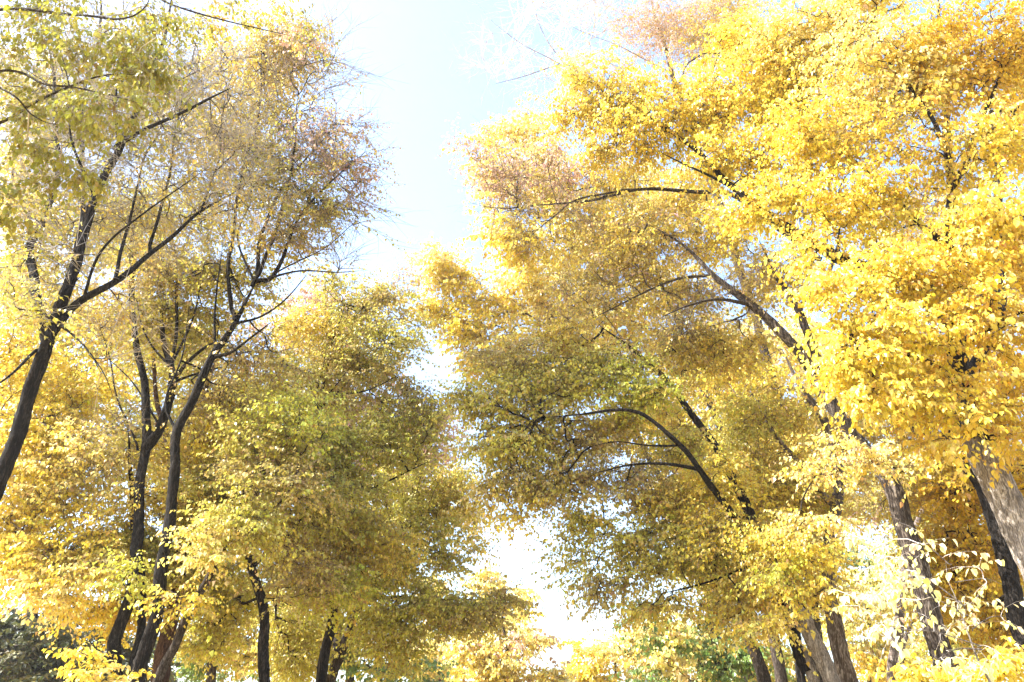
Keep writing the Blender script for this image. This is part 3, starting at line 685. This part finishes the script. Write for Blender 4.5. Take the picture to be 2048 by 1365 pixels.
tree("arching_tree", "sunlit pale footed leaning tree whose shaded bough curves left above the lower gap of sky", "tree", 12.8,
     [([(1660, 1365), (1632, 1290), (1605, 1225), (1585, 1185)], 0.15, 0.13), ([(1635, 1400, 0.2), (1618, 1345, 0.2), (1598, 1300, 0.3)], 0.11, 0.10)],
     [([(1605, 1225), (1572, 1165), (1545, 1120), (1508, 1050), (1470, 970), (1430, 890), (1380, 820), (1330, 760), (1260, 700), (1200, 650)], 0.125, 0.035),
      ([(1618, 1345, 0.2), (1595, 1290, 0.3), (1560, 1200, 0.5), (1530, 1120, 0.3), (1490, 1060, 0), (1440, 990, -0.5), (1385, 920, -0.8), (1345, 880, -0.9), (1305, 845, -0.9), (1270, 825, -0.9), (1225, 820, -0.9), (1160, 828, -0.9), (1090, 835, -0.8)], 0.11, 0.02),
      ([(1400, 940, -0.7), (1330, 930, -0.8), (1260, 930, -0.8), (1180, 950, -0.8)], 0.04, 0.01), ([(1360, 890, -0.8), (1290, 890, -0.7), (1230, 884, -0.7), (1175, 895, -0.7)], 0.026, 0.004), ([(1500, 1050), (1420, 1060, 0.3), (1330, 1080, 0.6), (1230, 1090, 0.8)], 0.04, 0.01), ([(1545, 1120), (1480, 1140), (1400, 1170), (1320, 1190)], 0.035, 0.01)],
     [(1040, 720, 0.3, 90, 50, 'B', 1.1), (960, 810, 0, 60, 50, 'G', 1.0), (1050, 800, -0.1, 110, 60, 'G', 1.3), (1170, 740, 0, 120, 60, 'G', 1.3), (1130, 680, 0.3, 80, 45, 'O', 0.9), (1290, 770, -0.3, 90, 60, 'L', 1.2), (1020, 890, -0.1, 90, 60, 'G', 1.3), (1000, 960, 0, 60, 40, 'B', 1.1), (1140, 880, 0.3, 110, 60, 'B', 1.2),
      (1240, 850, 0.5, 80, 50, 'O', 1.0), (1110, 970, 0.2, 90, 45, 'B', 1.2), (1250, 970, 0.4, 110, 60, 'B', 1.1, 0.2), (1040, 1010, 0.2, 80, 25, 'Y', 0.7), (1340, 1010, 0.3, 90, 60, 'O', 1.1), (1180, 1080, 0.6, 70, 45, 'G', 1.0), (1160, 1130, 0.7, 50, 40, 'G', 0.9), (1270, 1090, 0.5, 90, 60, 'G', 1.1), (1230, 1170, 0.6, 70, 35, 'B', 1.1), (1370, 1110, 0.2, 90, 60, 'G', 1.2),
      (1330, 1200, 0.3, 80, 35, 'O', 1.0), (1450, 1070, -0.3, 80, 60, 'Y', 1.1), (1460, 1180, 0.2, 80, 55, 'O', 1.2), (1360, 870, 0.2, 60, 50, 'G', 1.0), (1440, 960, -0.3, 70, 60, 'Y', 1.0), (1380, 720, 0.4, 90, 60, 'O', 0.9), (1590, 1120, -1.2, 60, 30, 'Y', 1.2), (1600, 1185, -1.3, 75, 30, 'Y', 1.3), (1560, 1150, -1.2, 50, 25, 'L', 1.0), (1520, 1090, -0.8, 60, 40, 'Y', 1.1), (1640, 1110, -0.8, 45, 25, 'O', 1.0), (1560, 1245, -0.8, 70, 25, 'O', 1.1), (1470, 1240, 0, 60, 25, 'O', 1.0)],
     group=RIGHT, bark=BARK_PALE, limb_bark=BARK_DARK, leaf=0.072, seed=24, cov=2.1, net=BARK_DARK)  # lit foot and leaf-shaded boughs painted with pale and dark bark

tree("mottled_tree", "upright trunk with flaking two toned bark right of the pale leaning foot", "tree", 14.0,
     [([(1695, 1365), (1672, 1270), (1660, 1180), (1660, 1100), (1672, 1000), (1675, 920), (1650, 840), (1590, 760), (1560, 700)], 0.235, 0.06)],
     [([(1655, 1150), (1620, 1130, -0.3), (1600, 1110, -0.6)], 0.06, 0.04), ([(1668, 1010), (1600, 930), (1540, 860), (1500, 780)], 0.08, 0.02)],
     [(1560, 940, 0, 90, 60, 'O', 1.0), (1490, 850, 0.3, 90, 60, 'G', 1.0), (1570, 820, 0.5, 80, 60, 'O', 0.8), (1480, 760, 0.6, 90, 50, 'Y', 0.7), (1620, 1010, 0.3, 70, 50, 'O', 1.0), (1560, 1040, 0.5, 80, 50, 'O', 1.0), (1680, 860, 0.7, 80, 50, 'B', 0.8), (1530, 1010, 0, 60, 60, 'Y', 1.0)],
     group=RIGHT, bark=BARK_PLANE, seed=25)

tree("brown_tree", "short visible brown trunk left of the pale leaning foot, under hanging gold foliage", "tree", 17.0,
     [([(1528, 1365), (1512, 1310), (1502, 1270), (1490, 1200), (1480, 1100), (1450, 1000)], 0.2, 0.08)], [],
     [(1430, 1130, 0.5, 90, 60, 'O', 1.1), (1510, 1170, 0.3, 70, 60, 'O', 1.1), (1400, 1030, 1, 90, 70, 'O', 1.0), (1500, 950, 1, 90, 80, 'G', 0.9), (1560, 1190, 0.6, 60, 50, 'B', 0.9)],
     group=RIGHT, bark=BARK_MID, seed=26)
tree("dark_tree", "narrow dark trunk close behind the pale leaning foot", "tree", 16.0,
     [([(1606, 1365), (1600, 1310), (1592, 1250), (1580, 1180), (1560, 1080)], 0.17, 0.06)], [],
     [(1600, 1090, 0.5, 90, 50, 'B', 1.0), (1640, 1180, 0.6, 60, 50, 'B', 0.7), (1560, 900, 1, 100, 70, 'O', 0.8)],
     group=RIGHT, bark=BARK_DARK, seed=27)
tree("slim_tree", "slim grey trunk in the bright gap left of the thickest trunk", "tree", 19.0,
     [([(1784, 1365), (1792, 1300), (1800, 1220), (1806, 1130), (1840, 1040), (1870, 960)], 0.17, 0.06),
      ([(1800, 1330, 0.2), (1825, 1230, 0.3), (1850, 1130, 0.5), (1870, 1060, 0.5)], 0.08, 0.04)], [],
     [(1850, 1080, 1, 90, 60, 'G', 0.9), (1700, 1110, 1.5, 60, 50, 'N', 0.6), (1880, 1000, 1, 90, 60, 'O', 0.9), (1900, 1250, 1, 90, 70, 'G', 0.9), (1780, 1010, 1.4, 90, 50, 'B', 0.7)],
     group=RIGHT, bark=BARK_PLANE, seed=28)

tree("sapling", "slender pale sapling with big separate lemon leaves, brightly lit at bottom right", "sapling", 4.6,
     [([(1998, 1400), (1968, 1330), (1945, 1260), (1925, 1200), (1908, 1160), (1902, 1120)], 0.014, 0.005)],
     [([(1935, 1232), (1890, 1205), (1850, 1190)], 0.005, 0.002), ([(1945, 1262), (1990, 1235), (2030, 1235)], 0.004, 0.0015), ([(1958, 1300), (1900, 1300), (1860, 1320)], 0.005, 0.002),
      ([(1910, 1165), (1960, 1160), (1995, 1172)], 0.003, 0.0015), ([(1955, 1295), (1910, 1280), (1860, 1265), (1800, 1260), (1730, 1245)], 0.004, 0.0015), ([(1930, 1220), (1850, 1160), (1780, 1120), (1710, 1110)], 0.005, 0.0015), ([(1903, 1130), (1870, 1100), (1840, 1085)], 0.004, 0.0015)],
     [(1780, 1130, 0, 90, 35, 'W', 0.35), (1840, 1180, 0, 80, 45, 'W', 0.35), (1770, 1255, 0, 80, 28, 'W', 0.4), (1890, 1250, 0, 60, 50, 'W', 0.3), (1985, 1240, 0, 50, 30, 'W', 0.35), (1960, 1180, 0, 40, 50, 'W', 0.22), (1900, 1320, 0, 70, 30, 'W', 0.35), (1850, 1100, 0, 60, 25, 'W', 0.3), (1730, 1100, 0.3, 70, 30, 'W', 0.35), (1700, 1190, 0.3, 60, 30, 'W', 0.3), (1790, 1200, 0.2, 90, 35, 'W', 0.35), (1990, 1310, 0, 40, 30, 'W', 0.3)],
     bark=BARK_PALE, twig=TWIG_PALE, net=TWIG_PALE, leaf=0.037, fine=True, tip=0.0012, seed=29, spray_len=0.14, per=4, sprays=2, cov=0.9, hang=1.0, ground=True)
tree("shrub", "clear yellow shrub along the bottom right corner, below the sapling", "shrub", 6.5,
     [([(1980, 1560), (1960, 1480), (1950, 1400)], 0.02, 0.01), ([(2010, 1560), (2030, 1450), (2040, 1390)], 0.02, 0.01)], [],
     [(1950, 1365, 0, 90, 28, 'Y', 1.0), (2030, 1340, 0, 50, 45, 'Y', 1.2), (1830, 1345, 0.3, 50, 30, 'Y', 0.9), (1880, 1380, 0, 90, 30, 'Y', 1.0), (2000, 1420, 0, 90, 50, 'Y', 1.0)],
     leaf=0.05, tip=0.002, fine=True, seed=30, spray_len=0.18, per=9, hang=0.6, ground=False)

# ------------------------------------------------------------------ farther trees seen between and above the rows
def far(name, label, px, Y, top, blobs, r=0.2, seed=50, pal=None, tx=None, **kw):
    tx = px if tx is None else tx
    tree(name, label, "tree", Y, [([(px, 1365), (px + (tx - px) * 0.2 + 3, (1365 * 2 + top) / 3), (px + (tx - px) * 0.55 - 4, (1365 + top * 2) / 3), (tx, top)], r, r * 0.2)], [], blobs,
         group=FAR, seed=seed, leaf=kw.pop('leaf', 0.12), sprays=3, spray_len=0.7, tip=0.006, bark=kw.pop('bark', BARK_MID), **kw)

tree("bare_tree", "almost leafless tree, sunlit white twigs fanning against the sky at the top centre", "tree", 17.0,
     [([(1640, 1365), (1600, 1000), (1500, 600), (1400, 300), (1330, 100), (1280, -100)], 0.2, 0.04)],
     [([(1420, 350), (1260, 200), (1120, 130), (1060, 95), (980, 40), (930, -20)], 0.035, 0.004), ([(1130, 135), (1080, 50), (1050, -40), (1030, -120)], 0.02, 0.004), ([(1350, 150), (1230, 90), (1160, 60), (1080, 20)], 0.02, 0.004),
      ([(1560, 150, -1), (1480, 120, -1), (1400, 118, -1), (1340, 100, -1)], 0.03, 0.006), ([(1120, 130), (1060, 150), (980, 170)], 0.02, 0.008)],
     [(1050, 60, 0, 120, 90, 'P', 0.13, 1.0), (1020, 140, 0, 80, 40, 'P', 0.1, 1.0), (1180, 50, 0, 100, 80, 'P', 0.25, 0.85), (1280, 60, 0, 70, 80, 'P', 0.3, 0.1), (1360, 60, -0.5, 80, 80, 'P', 0.6, 0.1), (1440, 40, -1, 90, 70, 'O', 0.8, 0.1)],
     group=RIGHT, bark=BARK_MID, limb_bark=BARK_PALE, twig=TWIG_PALE, net=TWIG_PALE, seed=31, tip=0.006, spray_len=0.7, cov=2.0)

far("maple_tree", "pale yellow crown reaching furthest left of the right hand trees, beside the strip of sky", 1450, 24, 640,
    [(880, 540, 0, 70, 50, 'C', 0.9), (870, 600, 0, 60, 40, 'Y', 0.8), (960, 590, 0, 80, 70, 'Y', 0.8), (930, 660, 0, 70, 50, 'Y', 0.9), (1060, 600, 0, 90, 80, 'C', 0.8), (1030, 690, 0, 100, 60, 'Y', 0.9), (950, 720, 0, 50, 40, 'O', 0.9), (1150, 560, 0, 100, 90, 'C', 0.7), (1180, 660, 0, 100, 70, 'C', 0.8), (1280, 600, 0, 100, 90, 'O', 0.7), (1380, 680, 0, 100, 80, 'C', 0.8), (1100, 640, -0.5, 70, 40, 'B', 0.5, 0.9)], seed=51, tx=1150)
far("maple_tree", "washed out cream crown standing highest of the far ones, right of the sky strip", 1560, 21, 420,
    [(1030, 260, 0, 70, 45, 'C', 0.9), (990, 320, 0, 50, 50, 'C', 0.7), (1100, 330, 0, 80, 60, 'C', 0.8), (1040, 400, 0, 80, 60, 'C', 0.7), (1150, 440, 0, 100, 70, 'Y', 0.8), (1080, 500, 0, 90, 60, 'Y', 0.7), (1250, 430, 0, 110, 80, 'C', 0.8), (1350, 400, 0, 110, 80, 'O', 0.8), (1020, 480, 0, 70, 40, 'Y', 0.6)], seed=52, tx=1260)
far("gold_tree", "gold crown behind the right row, filling the gaps between its trunks", 1500, 26, 600,
    [(1450, 750, 0, 120, 90, 'C', 0.8), (1560, 700, 0, 110, 90, 'C', 0.7), (1350, 850, 0, 120, 80, 'Y', 0.9), (1500, 870, 0, 120, 80, 'Y', 0.9), (1620, 850, 0, 110, 80, 'C', 0.8), (1400, 950, 0, 120, 70, 'O', 0.9), (1550, 980, 0, 120, 80, 'O', 0.9), (1650, 1000, 0, 100, 80, 'O', 0.9)], seed=53)
far("gold_tree", "brown gold crown far behind the thickest right trunk", 1800, 27, 600,
    [(1750, 800, 0, 120, 90, 'O', 0.8), (1850, 700, 0, 120, 90, 'D', 0.8), (1950, 780, 0, 110, 90, 'D', 0.8), (1780, 950, 0, 120, 80, 'O', 0.9), (1900, 930, 0, 120, 80, 'D', 0.9), (2020, 950, 0, 110, 90, 'D', 0.9), (1850, 500, 0, 120, 110, 'O', 0.7), (2000, 600, 0, 120, 110, 'D', 0.7), (1980, 1100, 0, 120, 90, 'D', 1.1), (1930, 1220, 0, 110, 80, 'G', 1.1), (2030, 1250, 0, 100, 90, 'D', 1.1)], seed=54)
far("green_tree", "still green tree low on the right of the avenue, in front of paler yellow ones", 1400, 24, 1200,
    [(1340, 1290, 0, 50, 35, 'N', 0.5), (1420, 1260, 0, 60, 40, 'N', 0.8), (1400, 1330, 0, 90, 45, 'N', 0.7), (1370, 1300, 0, 90, 60, 'C', 0.5), (1310, 1350, 0, 60, 25, 'N', 0.5), (1480, 1320, 0, 60, 50, 'N', 0.9), (1280, 1240, 0, 40, 40, 'N', 0.5), (1560, 1330, 0, 60, 50, 'G', 0.8), (1450, 1210, 0, 60, 40, 'N', 0.6)], seed=55)
far("yellow_tree", "pale lemon crown at the right foot of the sky gap", 1230, 38, 1280,
    [(1180, 1330, 0, 60, 45, 'Y', 1.0), (1240, 1300, 0, 70, 60, 'C', 1.0), (1310, 1270, 0, 80, 70, 'C', 1.0), (1210, 1390, 0, 120, 60, 'Y', 1.0), (1330, 1360, 0, 90, 60, 'C', 1.0), (1400, 1300, 0, 90, 90, 'C', 1.0), (1500, 1330, 0, 90, 80, 'C', 1.0)], seed=56, leaf=0.16)
far("orange_tree", "pale orange crown at the left foot of the sky gap, down the avenue", 1010, 34, 1180,
    [(1045, 1230, 0, 25, 70, 'C', 0.8), (1035, 1310, 0, 55, 60, 'P', 0.6), (1030, 1300, -0.5, 60, 70, 'C', 0.6), (950, 1300, 0, 60, 50, 'C', 1.0), (1080, 1350, 0, 50, 40, 'C', 1.0), (960, 1370, 0, 80, 50, 'O', 1.0), (1060, 1400, 0, 90, 50, 'O', 1.0)], seed=57, leaf=0.15)
far("cream_tree", "cream crown far down the avenue behind the dark low bough", 880, 46, 1190,
    [(890, 1190, 0, 80, 40, 'C', 0.9), (960, 1180, 0, 60, 40, 'C', 0.9), (860, 1300, 0, 100, 80, 'C', 0.9), (980, 1250, 0, 60, 60, 'C', 0.9), (1020, 1200, 0, 40, 40, 'C', 0.5), (880, 1370, 0, 90, 50, 'G', 0.9)], seed=58, leaf=0.2)
far("green_tree", "greenish tree low behind the forked left trunks", 760, 26, 1250,
    [(740, 1350, 0, 90, 50, 'N', 0.9), (850, 1350, 0, 70, 40, 'N', 0.7), (700, 1290, 0, 70, 50, 'G', 0.8), (400, 1330, 0, 110, 60, 'N', 0.6), (560, 1330, 0, 90, 60, 'G', 0.7)], seed=59)
far("gold_tree", "olive yellow crown behind the left group of trunks", 420, 25, 700,
    [(330, 900, 0, 130, 90, 'G', 0.8), (450, 820, 0, 120, 90, 'G', 0.8), (560, 900, 0, 120, 90, 'G', 0.8), (400, 1000, 0, 130, 80, 'G', 0.8), (530, 1050, 0, 130, 80, 'Y', 0.8), (400, 1150, 0, 130, 80, 'G', 0.9), (560, 1180, 0, 120, 80, 'G', 0.9), (650, 1250, 0, 100, 80, 'G', 0.9), (480, 1270, 0, 120, 70, 'C', 0.8)], seed=60)
far("pink_tree", "dry pinkish crown behind the tall olive one", 700, 27, 680,
    [(640, 640, 0, 110, 90, 'P', 0.6), (720, 830, 0, 100, 90, 'P', 0.7), (820, 870, 0, 80, 80, 'P', 0.8), (880, 830, 0, 25, 35, 'P', 0.6), (620, 750, 0, 110, 90, 'O', 0.7), (780, 950, 0, 120, 90, 'P', 0.8), (900, 1040, 0, 70, 60, 'C', 0.5), (680, 1050, 0, 120, 90, 'O', 0.8)], seed=61)
far("gold_tree", "yellow crown far behind the leaning trunk at the left edge", 60, 24, 400,
    [(50, 560, 0, 110, 90, 'Y', 0.7), (160, 640, 0, 100, 80, 'G', 0.6), (230, 450, 0, 120, 90, 'G', 0.6), (80, 380, 0, 110, 100, 'Y', 0.6), (100, 760, 0, 120, 80, 'Y', 0.8), (200, 850, 0, 110, 90, 'G', 0.7), (80, 200, 0, 130, 120, 'G', 0.6), (240, 180, 0, 120, 120, 'B', 0.45, 0.4), (330, 700, 0, 120, 90, 'G', 0.6), (420, 300, 0, 110, 110, 'B', 0.35, 0.5)], seed=62)
far("cream_tree", "blown out cream foliage far behind the slim grey trunk", 1740, 40, 1150,
    [(1740, 1160, 0, 80, 60, 'W', 0.9), (1720, 1250, 0, 80, 70, 'W', 0.9), (1740, 1340, 0, 90, 60, 'Y', 0.9), (1820, 1200, 0, 80, 80, 'W', 0.9), (1840, 1320, 0, 90, 80, 'W', 0.9), (1660, 1200, 0, 60, 80, 'W', 0.9)], seed=63, leaf=0.18)

# ------------------------------------------------------------------ thin bright autumn air
m, n, l = new_mat("haze_air")
n.clear()
out = n.new("ShaderNodeOutputMaterial"); pv = n.new("ShaderNodeVolumePrincipled")
pv.inputs["Color"].default_value = (0.93, 0.94, 0.97, 1); pv.inputs["Density"].default_value = HAZE
pv.inputs["Anisotropy"].default_value = 0.3
l.new(pv.outputs[0], out.inputs["Volume"])
me = bpy.data.meshes.new("haze"); bmh = bmesh.new(); bmesh.ops.create_cube(bmh, size=1.0)
for v in bmh.verts: v.co = Vector((v.co.x * 110, v.co.y * 110 + 35, (v.co.z + 0.5) * 56 - 1))
bmh.to_mesh(me); bmh.free(); me.materials.append(m)
haze = bpy.data.objects.new("haze", me); scene.collection.objects.link(haze); tag(haze, None, None, kind="stuff")

print("leaves", LEAFCOUNT[0])
